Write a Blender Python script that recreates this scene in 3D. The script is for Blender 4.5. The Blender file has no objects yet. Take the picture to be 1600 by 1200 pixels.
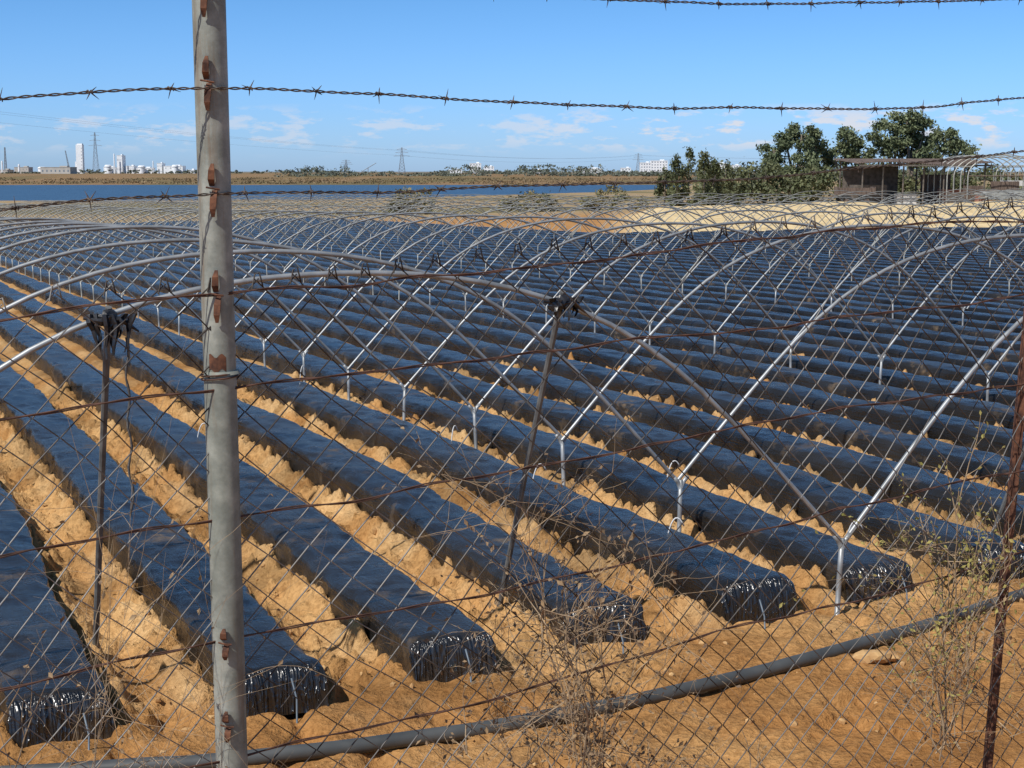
import bpy, math, random, bmesh
import numpy as np
from mathutils import Vector, Matrix
random.seed(7); RNG=np.random.default_rng(7)
H=3.3
TH=math.radians(23.8); CT,ST=math.cos(TH),math.sin(TH)
scene=bpy.context.scene
def w2l(X,Y): return CT*X+ST*Y, -ST*X+CT*Y
def l2w(w,s): return CT*w-ST*s, ST*w+CT*s

# ---------------- noise ----------------
def _h(ix,iy,seed):
    n=(ix.astype(np.int64)*374761393+iy.astype(np.int64)*668265263+seed*1442695041)&0xffffffff
    n=((n^(n>>13))*1274126177)&0xffffffff
    return ((n^(n>>16))&0xffffff)/float(0xffffff)
def vn(x,y,seed=0):
    x=np.asarray(x,float);y=np.asarray(y,float)
    x,y=np.broadcast_arrays(x,y)
    ix=np.floor(x);iy=np.floor(y);fx=x-ix;fy=y-iy
    fx=fx*fx*(3-2*fx);fy=fy*fy*(3-2*fy)
    a=_h(ix,iy,seed);b=_h(ix+1,iy,seed);c=_h(ix,iy+1,seed);d=_h(ix+1,iy+1,seed)
    return (a*(1-fx)+b*fx)*(1-fy)+(c*(1-fx)+d*fx)*fy
def fbm(x,y,o=4,seed=0,g=.5):
    r=0;a=1;t=0
    for i in range(o):
        r=r+a*vn(np.asarray(x)*2**i,np.asarray(y)*2**i,seed+i*17);t+=a;a*=g
    return r/t
def sst(x,a,b):
    t=np.clip((x-a)/(b-a),0,1);return t*t*(3-2*t)

# ---------------- mesh helpers ----------------
def link(o,parent=None):
    scene.collection.objects.link(o)
    if parent: o.parent=parent
    return o
def mesh_np(name,V,F,mats=(),smooth=True,mi=None,col=None,parent=None,rot=False):
    V=np.asarray(V,np.float32);F=np.asarray(F,np.int32)
    me=bpy.data.meshes.new(name)
    me.vertices.add(len(V));me.vertices.foreach_set('co',V.ravel())
    k=F.shape[1]
    me.loops.add(F.size);me.loops.foreach_set('vertex_index',F.ravel())
    me.polygons.add(len(F));me.polygons.foreach_set('loop_start',np.arange(0,F.size,k,dtype=np.int32))
    try: me.polygons.foreach_set('loop_total',np.full(len(F),k,np.int32))
    except Exception: pass
    for m in mats: me.materials.append(m)
    if mi is not None: me.polygons.foreach_set('material_index',np.asarray(mi,np.int32))
    me.polygons.foreach_set('use_smooth',np.full(len(F),smooth))
    me.update(calc_edges=True);me.validate()
    if col is not None:
        a=me.color_attributes.new('Col','FLOAT_COLOR','POINT')
        c=np.ones((len(V),4),np.float32);c[:,:3]=col;a.data.foreach_set('color',c.ravel())
    o=bpy.data.objects.new(name,me)
    if rot: o.rotation_euler=(0,0,TH)
    return link(o,parent)
def grid_faces(nu,nv,mask=None):
    i=np.arange(nu-1)[:,None];j=np.arange(nv-1)[None,:]
    a=i*nv+j
    F=np.stack([a,a+nv,a+nv+1,a+1],-1).reshape(-1,4)
    if mask is not None: F=F[mask.reshape(-1)]
    return F
class MB:
    def __init__(s): s.V=[];s.F=[];s.M=[];s.n=0
    def add(s,V,F,m=0):
        V=np.asarray(V,float).reshape(-1,3)
        F=np.asarray(F,int)
        if F.shape[1]==3: F=np.concatenate([F,F[:,2:3]],1)
        s.V.append(V);s.F.append(F+s.n);s.M.append(np.full(len(F),m));s.n+=len(V)
    def tube(s,P,r,sides=6,m=0,cap=True):
        P=np.asarray(P,float);n=len(P)
        r=np.broadcast_to(np.asarray(r,float),(n,))
        T=np.gradient(P,axis=0);T/=np.linalg.norm(T,axis=1)[:,None]+1e-12
        ref=np.array([0,0,1.]) if abs(T[:,2]).max()<.9 else np.array([.31,.95,.05])
        if abs(T[:,2]).max()>=.9 and abs(T@ref).max()>.97: ref=np.array([.95,-.31,.05])
        A=np.cross(T,ref);A/=np.linalg.norm(A,axis=1)[:,None]+1e-12
        B_=np.cross(T,A)
        th=np.arange(sides)*2*np.pi/sides
        V=P[:,None,:]+r[:,None,None]*(A[:,None,:]*np.cos(th)[None,:,None]+B_[:,None,:]*np.sin(th)[None,:,None])
        i=np.arange(n-1)[:,None];j=np.arange(sides)[None,:];j2=(j+1)%sides
        F=np.stack([i*sides+j,i*sides+j2,(i+1)*sides+j2,(i+1)*sides+j],-1).reshape(-1,4)
        s.add(V,F,m)
        if cap and sides>=4:
            b=s.n-n*sides
            for base in (b,b+(n-1)*sides):
                c=np.array([[base+0,base+k,base+k+1,base+k+1] for k in range(1,sides-1)])
                s.F.append(c);s.M.append(np.full(len(c),m))
    def box(s,c,d,m=0,rz=0):
        c=np.array(c,float);d=np.array(d,float)/2
        V=np.array([[x,y,z] for x in(-1,1) for y in(-1,1) for z in(-1,1)],float)*d
        if rz:
            R=np.array([[math.cos(rz),-math.sin(rz),0],[math.sin(rz),math.cos(rz),0],[0,0,1]]);V=V@R.T
        F=[[0,1,3,2],[4,6,7,5],[0,4,5,1],[2,3,7,6],[0,2,6,4],[1,5,7,3]]
        s.add(V+c,F,m)
    def build(s,name,mats,smooth=False,parent=None,rot=False):
        V=np.concatenate(s.V);F=np.concatenate(s.F);M=np.concatenate(s.M)
        me=bpy.data.meshes.new(name)
        tri=F[:,2]==F[:,3]
        cnt=np.where(tri,3,4)
        if tri.any():
            keep=np.ones(F.shape,bool);keep[tri,3]=False;loops=F[keep]
        else: loops=F.ravel()
        me.vertices.add(len(V));me.vertices.foreach_set('co',V.astype(np.float32).ravel())
        me.loops.add(len(loops));me.loops.foreach_set('vertex_index',loops.astype(np.int32))
        me.polygons.add(len(F));st=np.concatenate([[0],np.cumsum(cnt)[:-1]]).astype(np.int32)
        me.polygons.foreach_set('loop_start',st)
        try: me.polygons.foreach_set('loop_total',cnt.astype(np.int32))
        except Exception: pass
        for m in mats: me.materials.append(m)
        me.polygons.foreach_set('material_index',M.astype(np.int32))
        me.polygons.foreach_set('use_smooth',np.full(len(F),smooth))
        me.update(calc_edges=True);me.validate()
        o=bpy.data.objects.new(name,me)
        if rot: o.rotation_euler=(0,0,TH)
        return link(o,parent)

# ---------------- materials ----------------
def mat(name):
    m=bpy.data.materials.new(name);m.use_nodes=True
    nt=m.node_tree;b=nt.nodes['Principled BSDF'];return m,nt,b
def N(nt,t,**k):
    n=nt.nodes.new(t)
    for a,v in k.items(): setattr(n,a,v)
    return n
def noise(nt,scale,detail=4,rough=.55,vec=None,mscale=None,mrot=None,dist=0,coord='Object'):
    n=N(nt,'ShaderNodeTexNoise');n.inputs['Scale'].default_value=scale;n.inputs['Detail'].default_value=detail
    n.inputs['Roughness'].default_value=rough;n.inputs['Distortion'].default_value=dist
    tc=N(nt,'ShaderNodeTexCoord')
    if mscale or mrot:
        mp=N(nt,'ShaderNodeMapping')
        if mscale: mp.inputs['Scale'].default_value=mscale
        if mrot: mp.inputs['Rotation'].default_value=mrot
        nt.links.new(tc.outputs[coord],mp.inputs[0]);nt.links.new(mp.outputs[0],n.inputs['Vector'])
    else: nt.links.new(tc.outputs[coord],n.inputs['Vector'])
    return n
def ramp(nt,src,stops):
    r=N(nt,'ShaderNodeValToRGB');e=r.color_ramp.elements
    while len(e)<len(stops): e.new(.5)
    for i,(p,c) in enumerate(stops):
        e[i].position=p;e[i].color=(*c,1) if len(c)==3 else c
    nt.links.new(src,r.inputs[0]);return r
def bump(nt,b,h,strength,dist,prev=None):
    bm=N(nt,'ShaderNodeBump');bm.inputs['Strength'].default_value=strength;bm.inputs['Distance'].default_value=dist
    nt.links.new(h,bm.inputs['Height'])
    if prev: nt.links.new(prev.outputs[0],bm.inputs['Normal'])
    nt.links.new(bm.outputs[0],b.inputs['Normal']);return bm
def simple(name,c1,c2,scale=5,rough=.8,metal=0,bs=0,bd=.01,mscale=None,detail=3,lo=.35,hi=.65):
    m,nt,b=mat(name);n=noise(nt,scale,detail,mscale=mscale)
    r=ramp(nt,n.outputs[0],[(lo,c1),(hi,c2)]);nt.links.new(r.outputs[0],b.inputs['Base Color'])
    b.inputs['Roughness'].default_value=rough;b.inputs['Metallic'].default_value=metal
    if bs: bump(nt,b,n.outputs[0],bs,bd)
    return m
def mixc(nt,fac,a,b2,mode='MIX'):
    n=N(nt,'ShaderNodeMix',data_type='RGBA',blend_type=mode)
    for s,v in ((0,fac),(6,a),(7,b2)):
        if hasattr(v,'is_linked'): nt.links.new(v,n.inputs[s])
        else: n.inputs[s].default_value=v
    return n.outputs[2]

def soil_mat(name,near=True):
    m,nt,b=mat(name)
    at=N(nt,'ShaderNodeVertexColor');at.layer_name='Col'
    n1=noise(nt,1.3,3,.6);n2=noise(nt,22,4,.65)
    r1=ramp(nt,n1.outputs[0],[(.3,(.76,.71,.65)),(.7,(1.12,1.1,1.08))])
    r2=ramp(nt,n2.outputs[0],[(.3,(.60,.54,.48)),(.62,(1.12,1.12,1.1))])
    c=mixc(nt,1.0,at.outputs[0],r1.outputs[0],'MULTIPLY')
    c=mixc(nt,.8 if near else .5,c,r2.outputs[0],'MULTIPLY')
    nt.links.new(c,b.inputs['Base Color']);b.inputs['Roughness'].default_value=.95
    b.inputs['Specular IOR Level'].default_value=.1
    if near: bump(nt,b,n2.outputs[0],1.0,.04)
    else: bump(nt,b,n1.outputs[0],.5,.1)
    return m
M_soil=soil_mat('sandy_soil');M_far=soil_mat('far_ground_soil',False)

def ridge(nt,n):
    a=N(nt,'ShaderNodeMath',operation='MULTIPLY_ADD');a.inputs[1].default_value=2;a.inputs[2].default_value=-1
    nt.links.new(n.outputs[0],a.inputs[0])
    b=N(nt,'ShaderNodeMath',operation='ABSOLUTE');nt.links.new(a.outputs[0],b.inputs[0])
    c=N(nt,'ShaderNodeMath',operation='POWER');c.inputs[1].default_value=.5;nt.links.new(b.outputs[0],c.inputs[0])
    d=N(nt,'ShaderNodeMath',operation='SUBTRACT');d.inputs[0].default_value=1;nt.links.new(c.outputs[0],d.inputs[1])
    return d
def plastic(name,end=False):
    m,nt,b=mat(name)
    if not end:
        a=noise(nt,1,2,.6,mscale=(16,1.6,18),mrot=(0,0,.22),dist=.4)
        c=noise(nt,1,3,.6,mscale=(5,20,14),mrot=(0,0,-.35),dist=.7)
        b1=bump(nt,b,ridge(nt,a).outputs[0],.42,.015);bump(nt,b,ridge(nt,c).outputs[0],.32,.014,b1)
    else:
        a=noise(nt,1,2,.6,mscale=(20,5,2.0),dist=.5)
        c=noise(nt,1,2,.6,mscale=(12,22,7),mrot=(0,0,.6),dist=.8)
        b1=bump(nt,b,ridge(nt,a).outputs[0],.9,.04);bump(nt,b,c.outputs[0],.6,.02,b1)
    du=noise(nt,2.3,4,.7);du2=noise(nt,.7,2,.6)
    r=ramp(nt,du.outputs[0],[(.57,(0,0,0)),(.74,(1,1,1))])
    r2=ramp(nt,du2.outputs[0],[(.42,(.05,)*3),(.7,(.75,)*3)])
    f=mixc(nt,1.0,r.outputs[0],r2.outputs[0],'MULTIPLY')
    hz=ramp(nt,du2.outputs[0],[(.3,(.008,.008,.008)),(.7,(.026,.024,.022))])
    base=mixc(nt,f,hz.outputs[0],(.32,.22,.125,1))
    nt.links.new(base,b.inputs['Base Color'])
    if end: b.inputs['Roughness'].default_value=.26
    else:
        ro=ramp(nt,du2.outputs[0],[(.3,(.20,)*3),(.7,(.31,)*3)])
        rr=mixc(nt,f,ro.outputs[0],(.9,.9,.9,1));nt.links.new(rr,b.inputs['Roughness'])
    b.inputs['IOR'].default_value=1.5
    b.inputs['Specular IOR Level'].default_value=.9 if end else .36
    return m
M_pl=plastic('black_plastic_mulch');M_ple=plastic('crinkled_plastic_end',True)
M_galv=simple('galvanised_pipe',(.25,.26,.26),(.40,.41,.41),6,.45,.4,.1,.002)
M_galv_far=simple('weathered_galvanised_pipe',(.27,.27,.25),(.42,.42,.38),2,.55,.25)
M_dpole=simple('dull_steel_pole',(.10,.10,.10),(.20,.20,.19),9,.6,.3,.1,.002)
M_rust=simple('rust',(.05,.020,.012),(.17,.07,.035),60,.9,0,.5,.003)
M_rustw=simple('rusty_wire_metal',(.055,.027,.018),(.15,.075,.05),30,.75,.2)
M_barb=simple('barbed_wire_metal',(.05,.04,.035),(.15,.11,.085),40,.65,.4)
M_chain=simple('weathered_chain_link',(.05,.038,.030),(.28,.265,.24),1.7,.6,.3,lo=.40,hi=.60)
M_pipe=simple('grey_plastic_pipe',(.05,.055,.057),(.09,.095,.095),3,.5,0,.15,.004)
M_white=simple('white_tube',(.6,.6,.58),(.7,.7,.7),8,.5)
M_dry=simple('dry_stem',(.20,.13,.075),(.42,.31,.19),25,.9)
M_dryleaf=simple('dry_leaf',(.13,.08,.05),(.34,.23,.12),25,.9)
M_yel=simple('yellow_green_leaf',(.20,.18,.04),(.36,.29,.09),25,.85)
M_rope=simple('rope',(.05,.05,.05),(.12,.11,.10),80,.9)
M_peg=simple('blue_grey_peg',(.08,.11,.14),(.16,.2,.24),8,.5)

def postmat():
    m,nt,b=mat('galvanised_post')
    n=noise(nt,14,6,.7);n2=noise(nt,1,5,.7,mscale=(30,30,2.5));n3=noise(nt,1,3,.6,mscale=(9,9,1.2))
    r=ramp(nt,n.outputs[0],[(.3,(.17,.178,.16)),(.5,(.29,.30,.275)),(.72,(.46,.46,.42))])
    g=ramp(nt,n3.outputs[0],[(.35,(.70,.73,.68)),(.65,(1.12,1.12,1.08))])
    c0=mixc(nt,1.0,r.outputs[0],g.outputs[0],'MULTIPLY')
    st=ramp(nt,n2.outputs[0],[(.53,(0,0,0)),(.72,(.85,)*3)])
    c=mixc(nt,st.outputs[0],c0,(.19,.125,.075,1))
    nt.links.new(c,b.inputs['Base Color']);b.inputs['Roughness'].default_value=.65;b.inputs['Metallic'].default_value=.2
    bump(nt,b,n.outputs[0],.35,.002);return m
M_post=postmat()

# ---------------- ground ----------------
B=1.254; W0=1.09
FN=np.array([-.536,.844])
def SL(w,s):
    w=np.asarray(w,float);s=np.asarray(s,float)
    f=np.clip(1-np.clip(w/95,0,1)**1.3,0,1)
    return np.maximum(-.0176*np.clip(s-15,0,None)*f,-3.0)
def emb(X,Y):
    d=(X+.54)*FN[0]+(Y-2.8)*FN[1]
    return 1.45*(1-sst(d,-.2,2.5))+np.clip(-d,0,3)*.05
def s_start(w): return 8.88+.088*(w-1.09)
def bedphase(w):
    k=np.round((w-W0)/B);return np.abs(w-(W0+k*B)),k
def s_end(w):
    Ym=np.where(w>44.5,98.0,155.0)
    return (Ym-ST*w)/CT
def field_h(w,s,fine=True):
    dw,k=bedphase(w)
    ins=sst(s,s_start(w)-.25,s_start(w)+.15)*(w>-6)*(w<76)
    edge=np.exp(-((dw-.365)/.075)**2)
    rag=fbm(w*3.1,s*3.1,4,5) if fine else fbm(w*1.5,s*.8,2,5)
    z=ins*(edge*(.02+.24*np.clip(rag-.36,0,1))-.06*sst(dw,.4,.62)+.0)
    if fine:
        z+= (fbm(w*1.1,s*1.1,3,31)-.5)*.09+(fbm(w*6,s*6,4,41)-.5)*.09
        c=fbm(w*10,s*10,4,77);z+=ins*np.clip(c-.5,0,1)*.34*(dw>.28)
        f=vn(w*3.7,s*3.0,91);z-=.07*sst(f,.70,.82)
    else:
        z+=(fbm(w*1.1,s*1.1,2,31)-.5)*.07
    return z+SL(w,s)
SOIL=np.array([.58,.355,.155]);SOIL2=np.array([.46,.25,.095])
def soilcol(w,s,z):
    n=fbm(w*.9,s*.9,4,11)
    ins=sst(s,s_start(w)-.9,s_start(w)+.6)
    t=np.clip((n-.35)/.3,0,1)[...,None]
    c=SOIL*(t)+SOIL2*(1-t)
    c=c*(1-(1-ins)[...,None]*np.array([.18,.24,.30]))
    dw,_=bedphase(w);pale=(ins*np.exp(-((dw-.42)/.13)**2)*.5*sst(fbm(w*2,s*2,3,8),.38,.62))[...,None]
    c=c*(1-pale)+np.array([.64,.46,.25])*pale
    damp=(sst(fbm(w*1.7+5,s*.9,3,66),.54,.66)*.32*ins)[...,None]
    return c*(1-damp)
wv=np.arange(-1.6,16.01,.03);sv=np.arange(5.5,25.01,.032)
Wg,Sg=np.meshgrid(wv,sv,indexing='ij')
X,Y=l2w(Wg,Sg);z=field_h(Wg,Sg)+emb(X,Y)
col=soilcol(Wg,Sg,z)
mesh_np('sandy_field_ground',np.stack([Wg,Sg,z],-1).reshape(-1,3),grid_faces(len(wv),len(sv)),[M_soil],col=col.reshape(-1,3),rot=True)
wv2=np.arange(-8,80,B/10);sv2=[2.0]
while sv2[-1]<172: sv2.append(sv2[-1]+max(.2,min(1.0,sv2[-1]*.01)))
sv2=np.array(sv2)
Wg,Sg=np.meshgrid(wv2,sv2,indexing='ij');X,Y=l2w(Wg,Sg)
z=field_h(Wg,Sg,False)+emb(X,Y)
inn=(Wg>-1.3)&(Wg<15.7)&(Sg>5.9)&(Sg<24.4)
z=z-.015
out=(Y>158)|(Sg>s_end(Wg)+3)|inn
mk=~(out[:-1,:-1]&out[1:,:-1]&out[:-1,1:]&out[1:,1:])
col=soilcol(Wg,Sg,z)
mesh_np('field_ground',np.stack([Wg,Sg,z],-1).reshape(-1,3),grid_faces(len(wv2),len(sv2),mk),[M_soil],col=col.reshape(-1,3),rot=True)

LAKE=-3.1
def shoreY(X):
    return np.interp(X,[-1500,-400,-117,-72,-45,-10,20,57,85,105],[290,320,340,340,352,400,470,560,700,800])
def GZ(X,Y):
    X=np.asarray(X,float);Y=np.asarray(Y,float)
    wl,sl=w2l(X,Y)
    base=SL(wl,sl)
    fz=-2.95+4.35*sst(Y,730,1080)
    az=X/np.maximum(Y,1)
    left=1-sst(az,.10,.15)
    t=np.maximum(sst(Y,560,760),sst(Y,150,235)*left)
    base=base*(1-t)+fz*t
    sh=shoreY(X)+(fbm(X*.02,Y*.02,3,3)-.5)*24
    far=735+(fbm(X*.008,Y*0.,3,9)-.5)*50
    inl=sst(Y,sh-3,sh+12)*(1-sst(Y,far-14,far+3))
    base=base*(1-inl)+(LAKE-1.4)*inl
    base=base+1.1*sst(wl,44,52)*sst(az,.06,.10)*sst(Y,100,112)*(1-sst(Y,128,150))*(.5+fbm(X*.12,Y*.12,3,6))
    return base
def geo(a,b,n): return list(np.geomspace(a,b,n))
xs=np.array(sorted(set([-v for v in geo(620,7000,14)]+list(np.arange(-600,260,8.))+[v for v in geo(270,7000,16)]+list(np.arange(-20,20,1.5))+list(np.arange(22,70,2.)))))
ys=np.array(sorted(set([-60,-30,-15]+list(np.arange(-8,20,.8))+list(np.arange(22,90,8.))+list(np.arange(92,160,2.5))+list(np.arange(162,820,7.))+geo(830,14000,36))))
Xg,Yg=np.meshgrid(xs,ys,indexing='ij')
z=emb(Xg,Yg)-.06+GZ(Xg,Yg)+(fbm(Xg*.02,Yg*.02,3,4)-.5)*.15*sst(Yg,165,260)-.08*(1-sst(Yg,150,170))
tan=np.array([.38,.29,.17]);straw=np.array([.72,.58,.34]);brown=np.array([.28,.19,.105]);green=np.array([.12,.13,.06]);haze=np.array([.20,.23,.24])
c=np.broadcast_to(tan,Xg.shape+(3,)).copy()
def blend(c,new,f): return c*(1-f[...,None])+new*f[...,None]
c=blend(c,SOIL2,1-sst(Yg,140,165))
n=fbm(Xg*.03,Yg*.03,4,21)
c=blend(c,brown,sst(Yg,680,720)); c=blend(c,green,sst(Yg,680,720)*sst(n,.5,.62)*.6)
c=blend(c,green,sst(Yg,170,210)*sst(n,.5,.6)*(Yg<600)*.6)
wl,sl=w2l(Xg,Yg);azg=Xg/np.maximum(Yg,1)
c=blend(c,straw,sst(wl,41,46)*sst(azg,.055,.09)*sst(Yg,90,97)*(1-sst(Yg,142,158)))
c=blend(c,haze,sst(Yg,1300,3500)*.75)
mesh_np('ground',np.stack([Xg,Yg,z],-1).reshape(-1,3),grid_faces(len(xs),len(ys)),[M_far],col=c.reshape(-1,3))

m,nt,b=mat('lake_water')
b.inputs['Roughness'].default_value=.4
b.inputs['Specular IOR Level'].default_value=.25
n=noise(nt,1,4,.6,mscale=(.15,.6,1));bump(nt,b,n.outputs[0],.8,.4)
rr=ramp(nt,n.outputs[0],[(.35,(.028,.072,.14)),(.65,(.055,.12,.21))]);nt.links.new(rr.outputs[0],b.inputs['Base Color'])
me=bpy.data.meshes.new('lake')
me.from_pydata([(-4000,240,LAKE),(125,240,LAKE),(125,790,LAKE),(-4000,790,LAKE)],[],[(0,1,2,3)]);me.materials.append(m)
link(bpy.data.objects.new('lake',me))

# ---------------- soil clods ----------------
def ico(n):
    bm=bmesh.new();bmesh.ops.create_icosphere(bm,subdivisions=n,radius=1)
    V=np.array([v.co[:] for v in bm.verts]);F=np.array([[v.index for v in f.verts] for f in bm.faces]);bm.free();return V,F
IV,IF=ico(1)
n=5500
cw=RNG.uniform(-1,15,n);cs=7.2+RNG.random(n)**1.6*15
dw,_=bedphase(cw)
keep=(dw>.34)&(cs>s_start(cw)-.2)|(RNG.random(n)<.12);cw=cw[keep];cs=cs[keep];n=len(cw)
r=.006+.028*RNG.random(n)**3.2
cz=field_h(cw,cs)+emb(*l2w(cw,cs))+r*.1
sc=RNG.uniform(.6,1.3,(n,1,3))*r[:,None,None]
V=IV[None]*sc*(1+RNG.uniform(-.28,.28,(n,len(IV),1)))
V+=np.stack([cw,cs,cz],-1)[:,None,:]
F=(IF[None]+(np.arange(n)*len(IV))[:,None,None]).reshape(-1,3)
M_clod=simple('soil_clod',(.38,.21,.085),(.54,.34,.15),12,.95,0,.5,.004)
mesh_np('soil_clods',V.reshape(-1,3),F,[M_clod],smooth=False,rot=True)

# ---------------- mulch beds ----------------
prof_x=np.array([-.345,-.335,-.328,-.322,-.312,-.285,-.22,-.11,0,.11,.22,.285,.312,.322,.328,.335,.345])
prof_z=np.array([-.08,.03,.13,.215,.252,.270,.278,.282,.283,.282,.278,.270,.252,.215,.13,.03,-.08])
prof_x=prof_x*.90
def bed(k):
    w0=W0+B*k
    s0=float(s_start(w0))+ [0,-.16,-.10,.08,-.02,.04,-.06,.03][k%8]
    s1=float(s_end(np.array(w0)))+random.uniform(-1,1)
    if s1<s0+5: return
    s=[s0+e for e in (0,.01,.02,.03,.042,.055,.07,.09,.11,.14,.18)]
    while s[-1]<s1:
        X,Y=l2w(w0,s[-1]);d=math.hypot(X,Y);s.append(s[-1]+min(1.2,max(.04,(d-8)*.006+.04)))
    s=np.array(s);e=s-s0;e2=s[-1]-s
    f=np.interp(e,[0,.01,.02,.03,.042,.055,.07,.09,.11,.14,.18],[-.02,.18,.36,.52,.66,.78,.87,.93,.965,.985,1.])*np.interp(e2,[0,1],[0,1])
    ws=1+.04*(vn(s*.9,k*3.3,3)-.5)*2+.06*(vn(s*3.1,k*7.3,4)-.5)*2+.05*np.exp(-e/.10)
    off=(vn(s*.28,k*1.7,8)-.5)*.09
    Xl=w0+off[:,None]+prof_x[None]*ws[:,None]
    hz=1+.10*(vn(s*.7,k*2.2,5)-.5)*2
    Zl=np.where(prof_z[None]<0,prof_z[None],prof_z[None]*f[:,None]*hz[:,None])
    top=prof_z>.2
    wr=(fbm(s[:,None]*4.5+prof_x[None]*9,prof_x[None]*11+k*9,3,12)-.5)
    Zl=Zl+wr*.04*top[None]*f[:,None]*(f[:,None]>.3)
    Xl=Xl+(fbm(s[:,None]*6,Zl*14+np.sign(prof_x)[None]*5+k,3,14)-.5)*.06*(np.abs(prof_x)>.2)[None]
    Sl=np.broadcast_to(s[:,None],Xl.shape).copy()
    pl=(np.sin(prof_x[None]*75+k)*.4+fbm(prof_x[None]*22+k*5,e[:,None]*5,2,19)-.5)*.04*np.exp(-e/.07)[:,None]
    Sl+=pl
    Zl=Zl+SL(w0+0*s,s)[:,None]
    V=np.stack([Xl,Sl,Zl],-1).reshape(-1,3)
    npf=len(prof_x)-1
    mi=np.repeat((e[:-1]<.10).astype(int),npf)
    mesh_np('plastic_mulch_bed',V,grid_faces(len(s),len(prof_x))[:, ::-1],[M_pl,M_ple],mi=mi,rot=True)
for k in range(-2,58): bed(k)

# ---------------- tunnel hoops ----------------
TW=2.31*H; HALF=TW/2; WC0=2.05*H-HALF
q=np.array([0,.1,.2,.3,.4,.5,.6,.7,.8,.9,1.0]);hh=np.array([.812,.809,.798,.776,.742,.693,.625,.527,.412,.293,.170])
hh=hh*H
qs=np.linspace(-1,1,33);hp=np.interp(np.abs(qs),q,hh)
for _ in range(2): hp[1:-1]=(hp[:-2]+2*hp[1:-1]+hp[2:])/4
SP=.725*H; SH0=2.8*H
M_t=[M_galv,M_galv_far]
for t in range(-1,10):
    wc=WC0+t*TW; mb=MB()
    i=0
    while True:
        s=SH0+SP*i+(.0 if i==0 else random.uniform(-.05,.05)); 
        if s>float(s_end(np.array(wc)))-1: break
        X0,Y0=l2w(wc,s);d=math.hypot(X0,Y0)
        hs=1+random.uniform(-.012,.012)+ (float(fbm(wc*.05,s*.05,2,55))-.5)*.06
        sd=8 if d<30 else (5 if d<70 else 4)
        st=1 if d<50 else 2
        js=random.uniform(-.08,.08)
        ww_=wc+qs*HALF*(1+random.uniform(-.006,.006))+random.uniform(-.04,.04)*(1-qs**2)
        g0=SL(wc-HALF,s);g1=SL(wc+HALF,s)
        P=np.stack([ww_,s+js*(1-qs**2),hp*(hs*(1-qs**2)+qs**2)+g0*(1-qs)/2+g1*(1+qs)/2],-1)[::st]
        mb.tube(P,.0185,sd,0 if d<40 else 1,cap=False)
        for sgn in ((1,) if t>-1 else (1,-1)):
            ww=wc+sgn*HALF;g=float(SL(ww,s))
            lean=random.uniform(-.03,.03)
            mb.tube([[ww+lean,s,-.1+g],[ww+lean*.5,s,.3+g],[ww,s,.17*H+.03+g]],.021,sd,0 if d<40 else 1)
            if d<60:
                mb.tube([[ww-.0,s,.17*H-.05+g],[ww-.035,s,.17*H+.02+g],[ww-.07,s,.17*H+.06+g]],.0205,sd,0)
                mb.tube([[ww+.0,s,.17*H-.05+g],[ww+.035,s,.17*H+.02+g],[ww+.07,s,.17*H+.06+g]],.0205,sd,0)
        i+=1
    mb.build('tunnel_hoop_frame',M_t,smooth=True,rot=True)

M_bag=simple('bundled_black_plastic',(.008,.008,.010),(.03,.03,.033),12,.3,0,.6,.01)
def ball(mb,c,r,seed,m=0,n=2):
    V,F=ico(n)
    d=.55+.9*fbm(V[:,0]*2.6+seed*7+V[:,2]*3,V[:,1]*2.6+V[:,2]*2,3,seed)
    mb.add(V*d[:,None]*np.array(r)+np.array(c),F,m)
for t in range(0,4):
    for sg in (-1,1):
        wc=WC0+t*TW
        wb=wc+sg*.45*H
        zt=float(np.interp(abs(wb-wc),qs[16:]*HALF,hp[16:]))
        mb=MB();dx=.0 if t==0 else random.uniform(-.2,.2)
        mb.tube([[wb+dx,3.14*H,-.1],[wb+dx*.5,2.97*H,zt*.5],[wb,2.795*H,zt+.06]],.021,8,0)
        if t<3:
            for j in range(3):
                ball(mb,(wb+random.uniform(-.06,.06),2.8*H-.02,zt-.02+random.uniform(-.04,.03)),(.055,.05,.04),j+t*5+sg+2,1)
            for j in range(9):
                a=random.uniform(-.13,.14);l=random.uniform(.06,.20)*(1.4 if sg<0 else .8);w_=random.uniform(.012,.03)
                y_=2.8*H-.05+random.uniform(-.03,.03)
                pts=[]
                for q_ in range(5):
                    u=q_/4;pts.append((wb+a*(1-.3*u)+random.uniform(-.015,.015),y_+random.uniform(-.02,.02),zt+.02-l*u,w_*(1-.7*u)))
                V=[];F=[]
                for (px_,py_,pz_,wq_) in pts: V+=[[px_-wq_,py_,pz_],[px_,py_-.015,pz_+.005],[px_+wq_,py_+.01,pz_]]
                for q_ in range(4):
                    b0=q_*3;F+=[[b0,b0+1,b0+4,b0+3],[b0+1,b0+2,b0+5,b0+4]]
                mb.add(V,F,1)
            mb.tube([[wb-.15,2.8*H-.03,zt+.0],[wb-.05,2.8*H-.05,zt-.02],[wb+.06,2.8*H-.05,zt-.01],[wb+.17,2.8*H-.02,zt-.09]],[.008,.02,.022,.006],6,1)
        if t==0 and sg<0:
            P=[[wb+.09+.012*math.sin(i*1.3),2.8*H-.05+.01*math.cos(i),zt-.12-i*.06] for i in range(19)]
            mb.tube(P,[.006+.003*(i%2) for i in range(19)],5,2)
        mb.build('brace_pole',[M_dpole,M_bag,M_rope],smooth=False,rot=True)

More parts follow.
